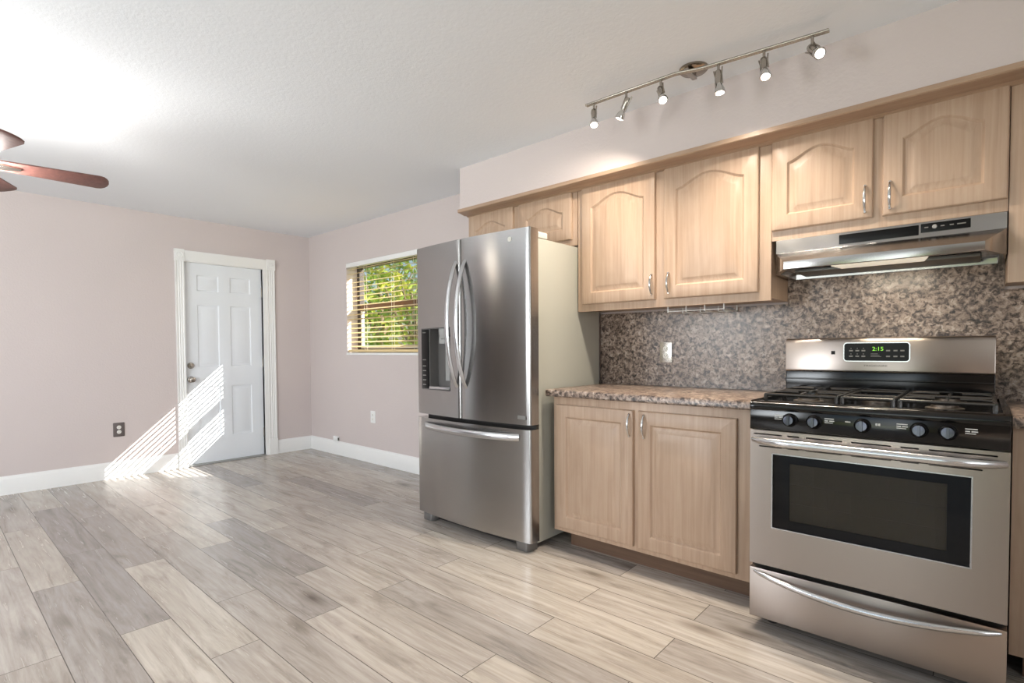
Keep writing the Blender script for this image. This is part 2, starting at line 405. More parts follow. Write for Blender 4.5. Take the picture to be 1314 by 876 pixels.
# window on the kitchen wall
wn = bpy.data.objects.new('window_1', None); C.objects.link(wn); wn.location = (1.38, .1, WZ0); wn['kind'] = 'structure'; wn['label'] = 'bronze-framed single-hung window behind the blind'
b = nb()
FY0, FY1 = .125, .175
box(b, WX0, WX0+.05, FY0, FY1, WZ0, WZ1); box(b, WX1-.13, WX1, FY0, FY1, WZ0, WZ1)
box(b, WX0+.05, WX1-.13, FY0, FY1, WZ0, WZ0+.045); box(b, WX0+.05, WX1-.13, FY0, FY1, WZ1-.045, WZ1)
part('window_frame', b, 'window_dark', wn, .002)
b = nb()
box(b, WX0+.05, WX1-.13, .128, .168, 1.540, 1.605)
part('meeting_rail', b, 'window_bronze', wn, .003)
b = nb()
for z0, z1 in ((WZ0+.045, 1.555),):
    box(b, WX0+.05, WX0+.075, .132, .160, z0, z1); box(b, WX1-.155, WX1-.13, .132, .160, z0, z1); box(b, WX0+.075, WX1-.155, .132, .160, z0, z0+.03)
part('sash', b, 'ivory', wn, .002)
for z0, z1, y in ((WZ0+.075, 1.555, .146), (1.600, WZ1-.045, .156)):
    part('pane', bx(WX0+.05, WX1-.13, y, y+.003, z0, z1), 'glass', wn)
struct('trim_4', bx(WX0, WX1, -.012, .125, WZ0-.022, WZ0), 'white_trim', .003)['label'] = 'white window sill under the blind'

# ------------------------------------------------------------------ window blind
bl = thing('window_blind', 'cream horizontal slat blind hanging open in the window beside the fridge', 'blind', (1.38, .02, WZ0))
BX0, BX1 = WX0+.006, WX1-.008
b = nb(); box(b, BX0-.004, BX1+.004, -.006, .045, 1.982, 2.028); part('head_rail', b, 'white_trim', bl, .003, label='white head rail')
b = nb()
SP, SW, TH = .0470, .040, math.radians(21)
z = 1.165
while z < 1.975:
    pts = []
    for k in range(7):
        t = (k/6-.5); u = t*SW; hgt = .0020*(1-(2*t)**2)
        pts.append((.022+u*math.cos(TH)-hgt*math.sin(TH), z+u*math.sin(TH)+hgt*math.cos(TH)))
    low = [(y_, z_-.0012) for y_, z_ in pts]
    prism(b, pts+low[::-1], 'x', BX0, BX1); z += SP
part('slats', b, 'blind_slat', bl)
part('bottom_rail', bx(BX0, BX1, .006, .038, 1.106, 1.132), 'blind_slat', bl, .005)
for x in (1.10, 1.56, 1.90):
    for y_ in (.0075, .0365):
        b = nb(); tube(b, [(x, y_, 1.13), (x, y_, 1.985)], .0013, 6); part('ladder_cord', b, 'blind_cord', bl)

# ------------------------------------------------------------------ cabinets
def cab_door(x0, x1, z0, z1, y0, arch, rail=.066, t=.019, top=None):
    """raised panel door, back at y0, front at y0 - t"""
    b = nb(); K = 24; top = rail if top is None else top
    px0, px1, pz0, pz1 = x0+rail, x1-rail, z0+rail, z1-top-arch
    def outline(d):
        L = []
        for k in range(K): L.append((px0+d+(px1-px0-2*d)*k/K, pz0+d))
        for k in range(6): L.append((px1-d, pz0+d+(pz1-pz0-2*d)*k/6))
        for k in range(K):
            s = k/K; L.append((px1-d-(px1-px0-2*d)*s, pz1-d+arch*(.5-.5*math.cos(2*PI*s))**.75))
        for k in range(6): L.append((px0+d, pz1-d-(pz1-pz0-2*d)*k/6))
        return L
    def rect(d):
        L = []
        for k in range(K): L.append((x0+d+(x1-x0-2*d)*k/K, z0+d))
        for k in range(6): L.append((x1-d, z0+d+(z1-z0-2*d)*k/6))
        for k in range(K): L.append((x1-d-(x1-x0-2*d)*k/K, z1-d))
        for k in range(6): L.append((x0+d, z1-d-(z1-z0-2*d)*k/6))
        return L
    loops = [(rect(0), 0), (rect(0), t-.006), (rect(.002), t-.002), (rect(.006), t), (outline(0), t), (outline(.003), t-.003), (outline(.008), t-.0095), (outline(.013), t-.010), (outline(.036), t-.0015), (outline(.039), t-.0005)]
    prev = None
    for L, dep in loops:
        rg = ring(b, [(x, y0-dep, zz) for x, zz in L])
        if prev: bridge(b, prev, rg)
        else: b.faces.new(rg)
        prev = rg
    b.faces.new(prev)
    return b
def pull(x, z0, z1, y0):
    """bow pull standing on the surface y0"""
    b = nb(); pts = []; rad = []
    for k in range(13):
        s = k/12; pts.append((x, y0-.006-.020*math.sin(PI*s)**.8, z0+(z1-z0)*s)); rad.append(.0042+.0022*math.sin(PI*s))
    tube(b, pts, rad, 10)
    for z in (z0, z1): lathe(b, [(.0065, -.001), (.0065, .004), (.0045, .010)], (x, y0, z), (0, -1, 0), 12)
    return b
def cabinet(name, label, cat, x0, x1, z0, z1, yf, doors, arch, frame_extra=None, kick=None, yb=0, bottom_recess=.012):
    t = thing(name, label, cat, ((x0+x1)/2, yf/2, z0 if kick is None else 0), 'maple kitchen wall cabinets' if kick is None else 'maple kitchen base cabinets')
    b = nb(); box(b, x0, x1, yf+.019, yb-.001, z0+(bottom_recess if kick is None else 0), z1)
    part('carcass', b, 'maple', t)
    part('face_frame', bx(x0, x1, yf, yf+.019, z0, z1), 'maple', t, .0015)
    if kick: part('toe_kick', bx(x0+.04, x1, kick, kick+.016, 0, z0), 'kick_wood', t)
    for dx0, dx1, dz0, dz1, hx, hz0, hz1 in doors:
        d = part('door', cab_door(dx0, dx1, dz0, dz1, yf-.001, arch), 'maple', t)
        if hx: part('handle', pull(hx, hz0, hz1, yf-.019), 'chrome', d, label='chrome bow pull')
    return t
YU = -.302
cabinet('wall_cabinet', 'short maple wall cabinet with two arched doors above the fridge', 'cabinet', 2.950, 3.900, 1.762, SZ-.001, YU,
        [(2.962, 3.388, 1.80, 2.09, None, 0, 0), (3.440, 3.868, 1.80, 2.09, None, 0, 0)], .05)
cabinet('wall_cabinet', 'tall maple wall cabinet with two arched doors between fridge and range hood', 'cabinet', 3.905, 5.006, 1.353, SZ-.001, YU,
        [(3.941, 4.419, 1.395, 2.092, 4.402, 1.425, 1.530), (4.472, 4.952, 1.395, 2.092, 4.500, 1.425, 1.530)], .058)
cabinet('wall_cabinet', 'short maple wall cabinet with two arched doors above the range hood', 'cabinet', 5.008, 5.824, 1.630, SZ-.001, YU,
        [(5.010, 5.406, 1.675, 2.096, 5.380, 1.700, 1.808), (5.440, 5.838-.016, 1.675, 2.096, 5.466, 1.700, 1.808)], .05)
cabinet('wall_cabinet', 'maple wall cabinet cut off by the right edge of the photo', 'cabinet', 5.826, 6.60, 1.365, SZ-.001, YU,
        [(5.90, 6.55, 1.41, 2.09, None, 0, 0)], .058)
YC = -.640
cabinet('base_cabinet', 'maple base cabinet with two flat-topped doors between fridge and range', 'cabinet', 3.958, 5.030, .108, .862, YC+.019,
        [(3.985, 4.461, .134, .820, 4.444, .690, .800), (4.489, 4.965, .134, .820, 4.524, .690, .800)], 0, kick=-.515)
cabinet('base_cabinet', 'maple base cabinet at the right of the range', 'cabinet', 5.838, 6.60, .108, .862, YC+.019,
        [(5.905, 6.55, .134, .820, None, 0, 0)], 0, kick=-.515)
# light rail / crown strip under the soffit
b = nb(); prism(b, [(-.420, 2.122), (-.420, 2.102), (-.412, 2.098), (-.404, 2.100), (-.350, 2.088), (-.336, 2.091), (-.322, 2.084), (-.303, 2.084), (-.303, 2.1045), (-.4105, 2.1045), (-.4105, 2.122)], 'x', 2.955, 6.60)
struct('trim_5', b, 'maple_rail')['label'] = 'maple crown strip under the soffit'

def counter(name, label, x0, x1):
    b = nb(); y0, y1, z0, z1 = -.660, -.016, .8635, .902
    prism(b, [(y1, z0), (y0+.006, z0), (y0, z0+.006), (y0, z1-.008), (y0+.003, z1-.002), (y0+.009, z1), (y1, z1)], 'x', x0, x1)
    return tag(part(name, b, 'granite'), label, 'countertop', 'speckled countertops')
counter('countertop', 'speckled granite-look countertop between fridge and range', 3.928, 5.040)
counter('countertop', 'speckled granite-look countertop at the right of the range', 5.836, 6.60)
b = nb(); box(b, 3.885, 5.0075, -.015, -.0005, .86, 1.3525); box(b, 5.0075, 5.825, -.015, -.0005, .86, 1.60); box(b, 5.825, 6.60, -.015, -.0005, .86, 1.364)
tag(part('backsplash', b, 'granite'), 'speckled brown granite-look backsplash behind counter and range', 'backsplash')

# wire rack under the tall wall cabinet
rk = thing('hanging_rack', 'white wire stemware rack hanging under the tall wall cabinet', 'rack', (4.605, -.2, 1.352))
for x in (4.452, 4.556, 4.658, 4.758):
    b = nb(); tube(b, [(x, -.225, 1.362), (x, -.225, 1.328), (x, -.03, 1.328), (x, -.03, 1.362)], .0035, 8); part('hook', b, 'white_trim', rk)
for y_ in (-.225, -.03):
    b = nb(); tube(b, [(4.452, y_, 1.332), (4.758, y_, 1.332)], .003, 8); part('cross_wire', b, 'white_trim', rk)

# ------------------------------------------------------------------ refrigerator
fr = thing('refrigerator', 'stainless french door refrigerator with bottom freezer and water dispenser', 'refrigerator', (3.44, -.4, 0))
FX0, FX1, FYE, BUL = 2.962, 3.934, -.798, .030
def fy(x):
    s = (x-(FX0+FX1)/2)/((FX1-FX0)/2); return FYE - BUL*(1-s*s)
def curved(x0, x1, z0, z1, yb, hole=None, nx=14, rnd=.010):
    b = nb()
    xs = [x0+(x1-x0)*k/nx for k in range(nx+1)]; zs = [z0, z1]
    if hole:
        hx0, hx1, hz0, hz1, hd = hole
        xs = sorted([x for x in xs if abs(x-hx0) > .01 and abs(x-hx1) > .01]+[hx0, hx1]); zs = [z0, hz0, hz1, z1]
    def yy(x):
        y = fy(x); d = min(x-x0, x1-x)
        if d < rnd: y += rnd-math.sqrt(max(0, rnd*rnd-(rnd-d)**2))
        return y
    ex = sorted(set(xs+[x0+rnd*f for f in (.1, .3, .6, 1)]+[x1-rnd*f for f in (.1, .3, .6, 1)]))
    xs = ex
    G = [[b.verts.new((x, yy(x), z)) for x in xs] for z in zs]
    for j in range(len(zs)-1):
        for i in range(len(xs)-1):
            if hole and zs[j] >= hz0-1e-6 and zs[j+1] <= hz1+1e-6 and xs[i] >= hx0-1e-6 and xs[i+1] <= hx1+1e-6: continue
            b.faces.new((G[j][i], G[j][i+1], G[j+1][i+1], G[j+1][i]))
    # back and rim
    bot = [b.verts.new((x, yb, z0)) for x in xs]; top = [b.verts.new((x, yb, z1)) for x in xs]
    for i in range(len(xs)-1):
        b.faces.new((G[0][i], bot[i], bot[i+1], G[0][i+1])); b.faces.new((G[-1][i], G[-1][i+1], top[i+1], top[i])); b.faces.new((bot[i], top[i], top[i+1], bot[i+1]))
    for k, e in ((0, 0), (len(xs)-1, -1)):
        b.faces.new([G[j][k] for j in range(len(zs))] + [top[e], bot[e]])
    return b
FS = 3.414   # split between the two upper doors
part('body', bx(2.978, 3.896, -.705, -.05, .03, 1.750), 'fridge_side', fr, .004, label='grey painted cabinet body')
part('door_gasket', bx(2.985, 3.915, -.728, -.704, .075, 1.775), 'gasket', fr)
hole = (3.018, 3.318, .872, 1.266, .07)
dl = part('door', curved(FX0, FS-.003, .712, 1.788, -.728, hole, rnd=.012), 'stainless', fr, smooth=30)
dr = part('door', curved(FS+.003, FX1, .712, 1.788, -.728, rnd=.012), 'stainless', fr, smooth=30)
dz = part('freezer_drawer', curved(FX0, FX1, .062, .686, -.728, rnd=.012), 'stainless', fr, smooth=30)
# dispenser: control strip, recess, nozzle, paddle, tray
b = nb()
for x0, x1, z0, z1 in ((3.018, 3.318, .872, .878), (3.018, 3.318, 1.260, 1.266)): box(b, x0, x1, -.808, -.74, z0, z1)
box(b, 3.018, 3.318, -.745, -.738, .872, 1.266); box(b, 3.312, 3.318, -.815, -.74, .872, 1.266); box(b, 3.018, 3.024, -.800, -.74, .872, 1.266)
box(b, 3.104, 3.112, -.815, -.74, .878, 1.260)
part('dispenser_recess', b, 'recess_gray', dl, label='grey recess of the dispenser')
b = nb(); A = [(3.022, -.811), (3.104, -.822), (3.104, -.79), (3.022, -.79)]; prism(b, A, 'z', .880, 1.258)
part('dispenser_controls', b, 'black_gloss', dl, .001, label='black dispenser control strip')
for z in (.90, .93, .96, .99, 1.02, 1.06, 1.235): part('dispenser_icon', bx(3.045, 3.075, -.8205, -.8155, z, z+.006), 'mark_gray', dl)
b = nb(); lathe(b, [(.034, 0), (.036, .02), (.030, .05), (.026, .065), (.018, .07)], (3.215, -.782, 1.262), (0, 0, -1), 20); box(b, 3.185, 3.245, -.80, -.75, 1.165, 1.21)
part('nozzle', b, 'plastic_gray', dl, .002)
b = nb(); box(b, 3.20, 3.24, -.762, -.747, .93, 1.165); part('paddle', b, 'plastic_gray', dl, .003)
b = nb(); prism(b, [(3.112, -.745), (3.312, -.745), (3.312, -.832), (3.112, -.824)], 'z', .878, .894); part('drip_tray', b, 'satin_steel', dl, .002)
def fridge_pull(pts, rad, up): 
    b = nb(); tube(b, pts, rad, 12, (1.0, .55), up); return b
for dd, x in ((dl, FS-.040), (dr, FS+.040)):
    pts = []; rad = []
    for k in range(25):
        s = k/24; bow = math.sin(PI*s)**.75
        pts.append((x, fy(x)+.004-.082*bow, .898+.76*s)); rad.append(.0175-.003*(1-bow))
    part('handle', fridge_pull(pts, rad, (1, 0, 0)), 'satin_steel', dd, label='bowed satin handle')
pts = []; rad = []
for k in range(25):
    s = k/24; bow = math.sin(PI*s)**.6; x = 3.055+.80*s
    pts.append((x, fy(x)+.004-.062*bow, .640)); rad.append(.0215)
part('handle', fridge_pull(pts, rad, (0, 0, 1)), 'satin_steel', dz, label='bowed satin freezer handle')
b = nb(); lathe(b, [(.014, 0), (.014, .0015), (.012, .002)], (3.800, fy(3.800), 1.735), (0, -1, 0), 20); part('emblem', b, 'plastic_light', dr)
part('badge', bx(3.815, 3.905, fy(3.88)-.0035, fy(3.815)+.004, .742, .764), 'mark_gray', dr, .001)
for x in (2.995, 3.835):
    part('hinge_cover', bx(x, x+.065, -.735, -.60, 1.7505, 1.786), 'plastic_light', fr, .006)
for x in (2.985, 3.80):
    b = nb(); prism(b, [(x, -.70), (x, -.765), (x+.012, -.785), (x+.085, -.785), (x+.100, -.765), (x+.100, -.70)], 'z', .001, .052); part('foot', b, 'recess_gray', fr, .006)
part('base_grille', bx(3.09, 3.80, -.74, -.705, .012, .058), 'gasket', fr, .003)

# ------------------------------------------------------------------ gas range
rg = thing('gas_range', 'stainless gas range with black cooktop and oven window', 'stove', (5.449, -.45, 0))
GX0, GX1, GY = 5.069, 5.829, -.791
part('body', bx(GX0+.004, GX1-.004, -.745, -.125, .03, .88), 'oven_dark', rg, .003)
for x in (GX0+.06, GX1-.06):
    for y_ in (-.68, -.2):
        b = nb(); lathe(b, [(.02, 0), (.02, .01), (.012, .012), (.012, .035)], (x, y_, 0), (0, 0, 1), 12); part('foot', b, 'gasket', rg)
# oven door with window opening and vent slots
b = nb()
def holed(b, x0, x1, z0, z1, y0, y1, holes):
    xs = sorted({x0, x1, *[h[0] for h in holes], *[h[1] for h in holes]}); zs = sorted({z0, z1, *[h[2] for h in holes], *[h[3] for h in holes]})
    inh = lambda xa, za: any(h[0] < xa < h[1] and h[2] < za < h[3] for h in holes)
    for i in range(len(xs)-1):
        for j in range(len(zs)-1):
            if not inh((xs[i]+xs[i+1])/2, (zs[j]+zs[j+1])/2):
                A = [(xs[i], zs[j]), (xs[i+1], zs[j]), (xs[i+1], zs[j+1]), (xs[i], zs[j+1])]
                b.faces.new(ring(b, [(x, y0, z) for x, z in A])); b.faces.new(ring(b, [(x, y1, z) for x, z in A][::-1]))
    for h in holes:
        A = ring(b, [(x, y0, z) for x, z in ((h[0], h[2]), (h[1], h[2]), (h[1], h[3]), (h[0], h[3]))]); B = ring(b, [(x, y1, z) for x, z in ((h[0], h[2]), (h[1], h[2]), (h[1], h[3]), (h[0], h[3]))]); bridge(b, A, B)
    A = ring(b, [(x0, y0, z0), (x1, y0, z0), (x1, y0, z1), (x0, y0, z1)]); B = ring(b, [(x0, y1, z0), (x1, y1, z0), (x1, y1, z1), (x0, y1, z1)]); bridge(b, A, B)
slots = [(5.083, 5.185), (5.205, 5.245), (5.268, 5.385), (5.413, 5.530), (5.556, 5.606), (5.632, 5.800)]
OZ0, OZ1 = .268, .8035
holes = [(5.152, 5.740, .424, .714)] + [(x0, x1, .786, .791) for x0, x1 in slots] + [(x0+(.02 if x0 < 5.1 else 0), x1-(.035 if x1 > 5.7 else 0), .738, .743) for x0, x1 in slots]
holed(b, GX0, GX1, OZ0, OZ1, GY, -.750, holes)
od = part('oven_door', b, 'stainless_range', rg, 0)
part('slot_backing', bx(GX0+.01, GX1-.01, -.762, -.7505, .73, .80), 'slot_black', od)
b = nb(); holed(b, 5.1535, 5.7385, .4255, .7125, -.787, -.783, [(5.212, 5.680, .462, .682)]); ow = part('oven_window', b, 'black_glass', od, label='black-bordered oven window')
part('inner_pane', bx(5.2125, 5.6795, -.7845, -.7835, .4625, .6815), 'tinted_glass', ow, label='tinted see-through pane')
part('oven_cavity', bx(5.2, 5.69, -.7595, -.7585, .45, .695), 'oven_olive', ow)
for z in (.525, .60):
    b = nb(); tube(b, [(5.205, -.770, z), (5.685, -.770, z)], .0028, 6); part('oven_rack', b, 'burner_alloy', ow)
for x in (5.24, 5.29, 5.335, 5.36, 5.41, 5.52, 5.60, 5.65):
    b = nb(); tube(b, [(x, -.768, .455), (x, -.768, .69)], .0016, 6); part('rack_wire', b, 'burner_alloy', ow)
b = nb(); n_ = 16
F_ = [(5.149, .421), (5.743, .421), (5.743, .717), (5.149, .717)]; I_ = [(5.153, .425), (5.739, .425), (5.739, .713), (5.153, .713)]
A = ring(b, [(x, GY-.0015, z) for x, z in F_]); B = ring(b, [(x, GY-.0015, z) for x, z in I_]); A2 = ring(b, [(x, GY+.001, z) for x, z in F_]); B2 = ring(b, [(x, GY+.006, z) for x, z in I_])
bridge(b, A, B); bridge(b, A2, A); bridge(b, B, B2)
part('window_bezel', b, 'satin_steel', od)
pts = []; rad = []
for k in range(25):
    s = k/24; bow = min(1, math.sin(PI*s)*2.2)**.7
    pts.append((5.080+.738*s, GY+.004-.050*bow, .7655)); rad.append(.012+.005*bow)
b = nb(); tube(b, pts, rad, 12, (1.0, .9), (0, 0, 1)); part('handle', b, 'satin_steel', od, label='satin tube handle')
dw = part('storage_drawer', bx(GX0, GX1, GY, -.750, .052, .250), 'stainless_range', rg, .003)
pts = []; rad = []
for k in range(25):
    s = k/24; bow = math.sin(PI*s)
    pts.append((5.085+.730*s, GY+.003-.045*bow**.6, .236-.030*bow)); rad.append(.006+.008*bow**.5)
b = nb(); tube(b, pts, rad, 12, (1.0, .8), (0, 0, 1)); part('handle', b, 'satin_steel', dw, label='curved drawer handle')
# control panel
b = nb(); prism(b, [(-.745, .806), (-.793, .806), (-.796, .812), (-.792, .886), (-.745, .886)], 'x', GX0, GX1); cp = part('control_panel', b, 'black_enamel', rg, .0015)
for x in (5.214, 5.296, 5.447, 5.606, 5.680):
    b = nb(); lathe(b, [(.026, 0), (.026, .006), (.021, .010), (.019, .024), (.017, .028), (.004, .029)], (x, -.793, .852), (0, -1, .05), 24)
    k = part('knob', b, 'black_gloss', cp)
    b = nb(); lathe(b, [(.0178, .0285), (.0165, .031), (.003, .0315)], (x, -.793, .852), (0, -1, .05), 24); box(b, x-.004, x+.004, -.831, -.822, .836, .871)
    finish(b); part('knob_cap', b, 'knob_steel', rg, label='polished knob face')
def dash(x, z, w_, h=.0035): part('dial_mark', bx(x, x+w_, -.7975, -.792, z, z+h), 'mark_white', cp)
for x in (5.160, 5.330, 5.545, 5.722):
    dash(x, .866, .030, .003); dash(x, .858, .012); dash(x+.015, .858, .016); dash(x, .852, .026, .0025)
dash(5.395, .860, .016); dash(5.485, .856, .006, .008); dash(5.493, .856, .006, .008)
# cooktop
b = nb()
prof = [(-.120, .884), (-.795, .884), (-.800, .892), (-.799, .904), (-.792, .914), (-.778, .9185), (-.735, .919), (-.725, .910), (-.155, .910), (-.145, .919), (-.120, .919)]
prism(b, prof, 'x', GX0+.018, GX1-.018)
for s, xa, xb in ((1, GX0, GX0+.018), (-1, GX1, GX1-.018)):
    rim = [(-.120, .884), (-.795, .884), (-.800, .892), (-.799, .904), (-.792, .914), (-.778, .920), (-.120, .921)]
    prism(b, rim, 'x', min(xa, xb), max(xa, xb))
part('cooktop', b, 'black_enamel', rg, .003)
for x in (5.235, 5.449, 5.663):
    for y_ in ((-.60, -.30) if x != 5.449 else (-.45,)):
        b = nb(); lathe(b, [(.055, .910), (.055, .914), (.040, .916), (.038, .924), (.036, .924)], (x, y_, 0), (0, 0, 1), 24); k = part('burner', b, 'burner_alloy', rg)
        b = nb(); lathe(b, [(.034, .924), (.036, .926), (.034, .931), (.010, .932)], (x, y_, 0), (0, 0, 1), 24); part('burner_cap', b, 'cast_iron', k)
def grate(x0, x1, y0, y1):
    b = nb(); z = .940; rr = .0065
    tube(b, [(x0, y0, z), (x1, y0, z)], rr, 8); tube(b, [(x0, y1, z), (x1, y1, z)], rr, 8)
    tube(b, [(x0, y0, z), (x0, y1, z)], rr, 8); tube(b, [(x1, y0, z), (x1, y1, z)], rr, 8)
    ym = (y0+y1)/2; xm = (x0+x1)/2
    tube(b, [(x0, ym, z), (x1, ym, z)], rr, 8)
    for ya, yb in ((y0, ym), (ym, y1)):
        yc = (ya+yb)/2
        for q in ((x0, yc), (x1, yc), (xm, ya), (xm, yb)):
            e = (xm+(q[0]-xm)*.28, yc+(q[1]-yc)*.28)
            tube(b, [(q[0], q[1], z), (q[0]+(e[0]-q[0])*.4, q[1]+(e[1]-q[1])*.4, z+.004), (e[0], e[1], z+.003)], rr*.9, 8)
    for x in (x0, x1):
        for y_ in (y0, ym, y1): tube(b, [(x, y_, .911), (x, y_, z)], .0085, 8)
    return b
part('grate', grate(5.105, 5.352, -.715, -.185), 'cast_iron', rg, label='left cast iron grate')
part('grate', grate(5.546, 5.793, -.715, -.185), 'cast_iron', rg, label='right cast iron grate')
b = nb()
for x in (5.372, 5.526): tube(b, [(x, -.715, .940), (x, -.185, .940)], .0065, 8)
for y_ in (-.715, -.58, -.32, -.185): tube(b, [(5.372, y_, .940), (5.526, y_, .940)], .0065, 8)
for x in (5.372, 5.526):
    for y_ in (-.715, -.45, -.185): tube(b, [(x, y_, .911), (x, y_, .940)], .0085, 8)
part('grate', b, 'cast_iron', rg, label='middle cast iron grate')
# backguard
BY = -.190
part('backguard_base', bx(5.046, 5.800, BY, -.125, .90, 1.018), 'black_enamel', rg, .004)
part('backguard_ledge', bx(5.046, 5.800, BY-.012, BY+.003, .978, .985), 'black_enamel', rg, .002)
b = nb(); x0, x1 = 5.046, 5.800
A = [(BY-.010, 1.016), (BY-.016, 1.022), (BY-.012, 1.150), (BY-.002, 1.168), (BY+.02, 1.172), (-.125, 1.172), (-.125, 1.016)]
prism(b, A, 'x', x0, x1); bgd = part('backguard', b, 'stainless_range', rg, .004)
def onface(z): return BY-.016+.004*(z-1.022)/.128
b = nb(); prism(b, rrect(5.288, 5.532, 1.064, 1.150, .014), 'y', BY-.0165, BY-.008); part('display_bezel', b, 'satin_steel', bgd)
b = nb(); prism(b, rrect(5.292, 5.528, 1.068, 1.146, .011), 'y', BY-.0180, BY-.009); part('display_panel', b, 'black_gloss', bgd)
text_mesh('clock_digits', '2:15', .024, (5.418, BY-.0184, 1.120), 'display_green', bgd, .040)
def kmark(*a): part('keypad_mark', bx(*a), 'mark_gray', bgd)
for r_, z in enumerate((1.113, 1.088)):
    for x in (5.318, 5.342, 5.365, 5.455, 5.481, 5.505):
        kmark(x-.007, x+.007, BY-.0186, BY-.017, z-.003, z+.003)
        if x < 5.4: kmark(x-.002, x+.002, BY-.0186, BY-.017, z+.009, z+.012)
for k in range(3): kmark(5.392, 5.392+.026+.006*k, BY-.0186, BY-.017, 1.098-.006*k, 1.100-.006*k)
text_mesh('maker_name', 'FRIGIDAIRE', .011, (5.410, BY-.0150, 1.046), 'logo_dark', bgd, .085)
part('vent_square', bx(5.240, 5.255, BY-.0155, BY-.010, 1.096, 1.112), 'slot_black', bgd)

# ------------------------------------------------------------------ range hood
hd = thing('range_hood', 'stainless range hood above the stove', 'hood', (5.424, -.25, 1.475))
HX0, HX1 = 5.028, 5.822
HX0 = 5.030
b = nb()
LX0, LX1, LY = 5.105, 5.762, -.480
top = [(HX0, -.018, 1.628), (HX1, -.018, 1.628), (HX1, -.310, 1.628), (HX0, -.310, 1.628)]
mid = [(HX0, -.018, 1.566), (HX1, -.018, 1.566), (HX1, -.314, 1.566), (HX0, -.314, 1.566)]
lip = [(HX0, -.018, 1.503), (HX1, -.018, 1.503), (LX1, LY, 1.503), (LX0, LY, 1.503)]
bot = [(HX0, -.018, 1.470), (HX1, -.018, 1.470), (LX1, LY, 1.470), (LX0, LY, 1.470)]
def inset(L, d, z):
    return [(L[0][0]+d, L[0][1]-d, z), (L[1][0]-d, L[1][1]-d, z), (L[2][0]-d*.8, L[2][1]+d, z), (L[3][0]+d*.8, L[3][1]+d, z)]
# side corners of the sloped visor run from the body front to the lip
body = ring(b, top); b.faces.new(body)
r1 = ring(b, mid); bridge(b, body, r1)
midx = ring(b, [(HX0, -.018, 1.470), (HX1, -.018, 1.470), (HX1, -.314, 1.470), (HX0, -.314, 1.470)])
b.faces.new((r1[0], r1[1], midx[1], midx[0])); b.faces.new((r1[1], r1[2], midx[2], midx[1])); b.faces.new((r1[3], r1[0], midx[0], midx[3]))
l0 = ring(b, [(LX0, LY, 1.503), (LX1, LY, 1.503)]); l1 = ring(b, [(LX0, LY, 1.470), (LX1, LY, 1.470)])
b.faces.new((r1[3], r1[2], l0[1], l0[0])); b.faces.new((l0[0], l0[1], l1[1], l1[0]))
b.faces.new((r1[2], midx[2], l1[1], l0[1])); b.faces.new((r1[3], l0[0], l1[0], midx[3]))
outer = [midx[0], midx[1], midx[2], l1[1], l1[0], midx[3]]
oi = ring(b, [(HX0+.02, -.035, 1.470), (HX1-.02, -.035, 1.470), (HX1-.02, -.314, 1.470), (LX1-.015, LY+.022, 1.470), (LX0+.015, LY+.022, 1.470), (HX0+.02, -.314, 1.470)])
bridge(b, outer, oi)
oj = ring(b, [(v.co.x, v.co.y, 1.495) for v in oi]); bridge(b, oi, oj); b.faces.new(oj)
hb = part('canopy', b, 'stainless', hd, .0015)
zz = lambda z: -.310-.004*(1.628-z)/.062
part('air_slot', bx(5.285, 5.562, -.3150, -.306, 1.578, 1.618), 'black_gloss', hb, .001)
part('control_strip', bx(5.568, 5.720, -.3160, -.306, 1.586, 1.620), 'black_gloss', hb, .001)
for x, e in ((5.580, .012), (5.630, .012), (5.658, .012), (5.680, .026)): part('control_mark', bx(x, x+e, -.3175, -.315, 1.602, 1.606), 'mark_gray', hb)
b = nb(); lathe(b, [(.008, 0), (.008, .004), (.006, .006)], (5.612, -.3155, 1.604), (0, -1, 0), 16); part('switch', b, 'plastic_gray', hb)
b = nb(); prism(b, [(5.27, -.400), (5.60, -.400), (5.58, -.285), (5.29, -.285)], 'z', 1.474, 1.494); part('light_lens', b, 'lens_glow', hd, .004, label='ribbed lamp lens under the hood')
part('grease_filter', bx(5.10, 5.75, -.27, -.06, 1.478, 1.492), 'filter_mesh', hd, .002)
lamp('hood_lamp', 'AREA', (5.44, -.335, 1.468), 2.0, (1, .88, .68), (0, .15, -1), shape='RECTANGLE', size=.26, size_y=.08)

# ------------------------------------------------------------------ track light
tk = thing('track_light', 'brushed nickel ceiling track light with six small spotlights', 'light', (4.754, -.643, H))
BAR = [Vector(q) for q in ((4.235, -.706, 2.365), (4.700, -.698, 2.365), (4.735, -.690, 2.365), (4.795, -.668, 2.365), (4.835, -.660, 2.365), (5.295, -.606, 2.365))]
def bar_at(x):
    for u_, v_ in zip(BAR, BAR[1:]):
        if u_.x <= x <= v_.x: return u_+(v_-u_)*((x-u_.x)/(v_.x-u_.x))
b = nb(); lathe(b, [(.064, 0), (.064, .008), (.056, .015), (.03, .018), (.012, .019), (.010, .040)], (4.752, -.605, H), (0, 0, -1), 32); part('ceiling_canopy', b, 'dark_nickel', tk, label='round polished canopy')
part('bar_clamp', bx(4.742, 4.764, -.692, -.592, 2.362, 2.378), 'nickel', tk, .003)
for off in (.0062, -.0062):
    b = nb(); tube(b, [q+Vector((0, off, 0)) for q in BAR], .0058, 10); part('bar', b, 'nickel', tk)
heads = [(4.280, (.02, -.03, -.083)), (4.461, (-.040, .004, -.064)), (4.637, (.032, -.04, -.075)), (4.884, (.006, .0, -.073)), (5.064, (.013, -.024, -.07)), (5.238, (.045, -.055, -.062))]
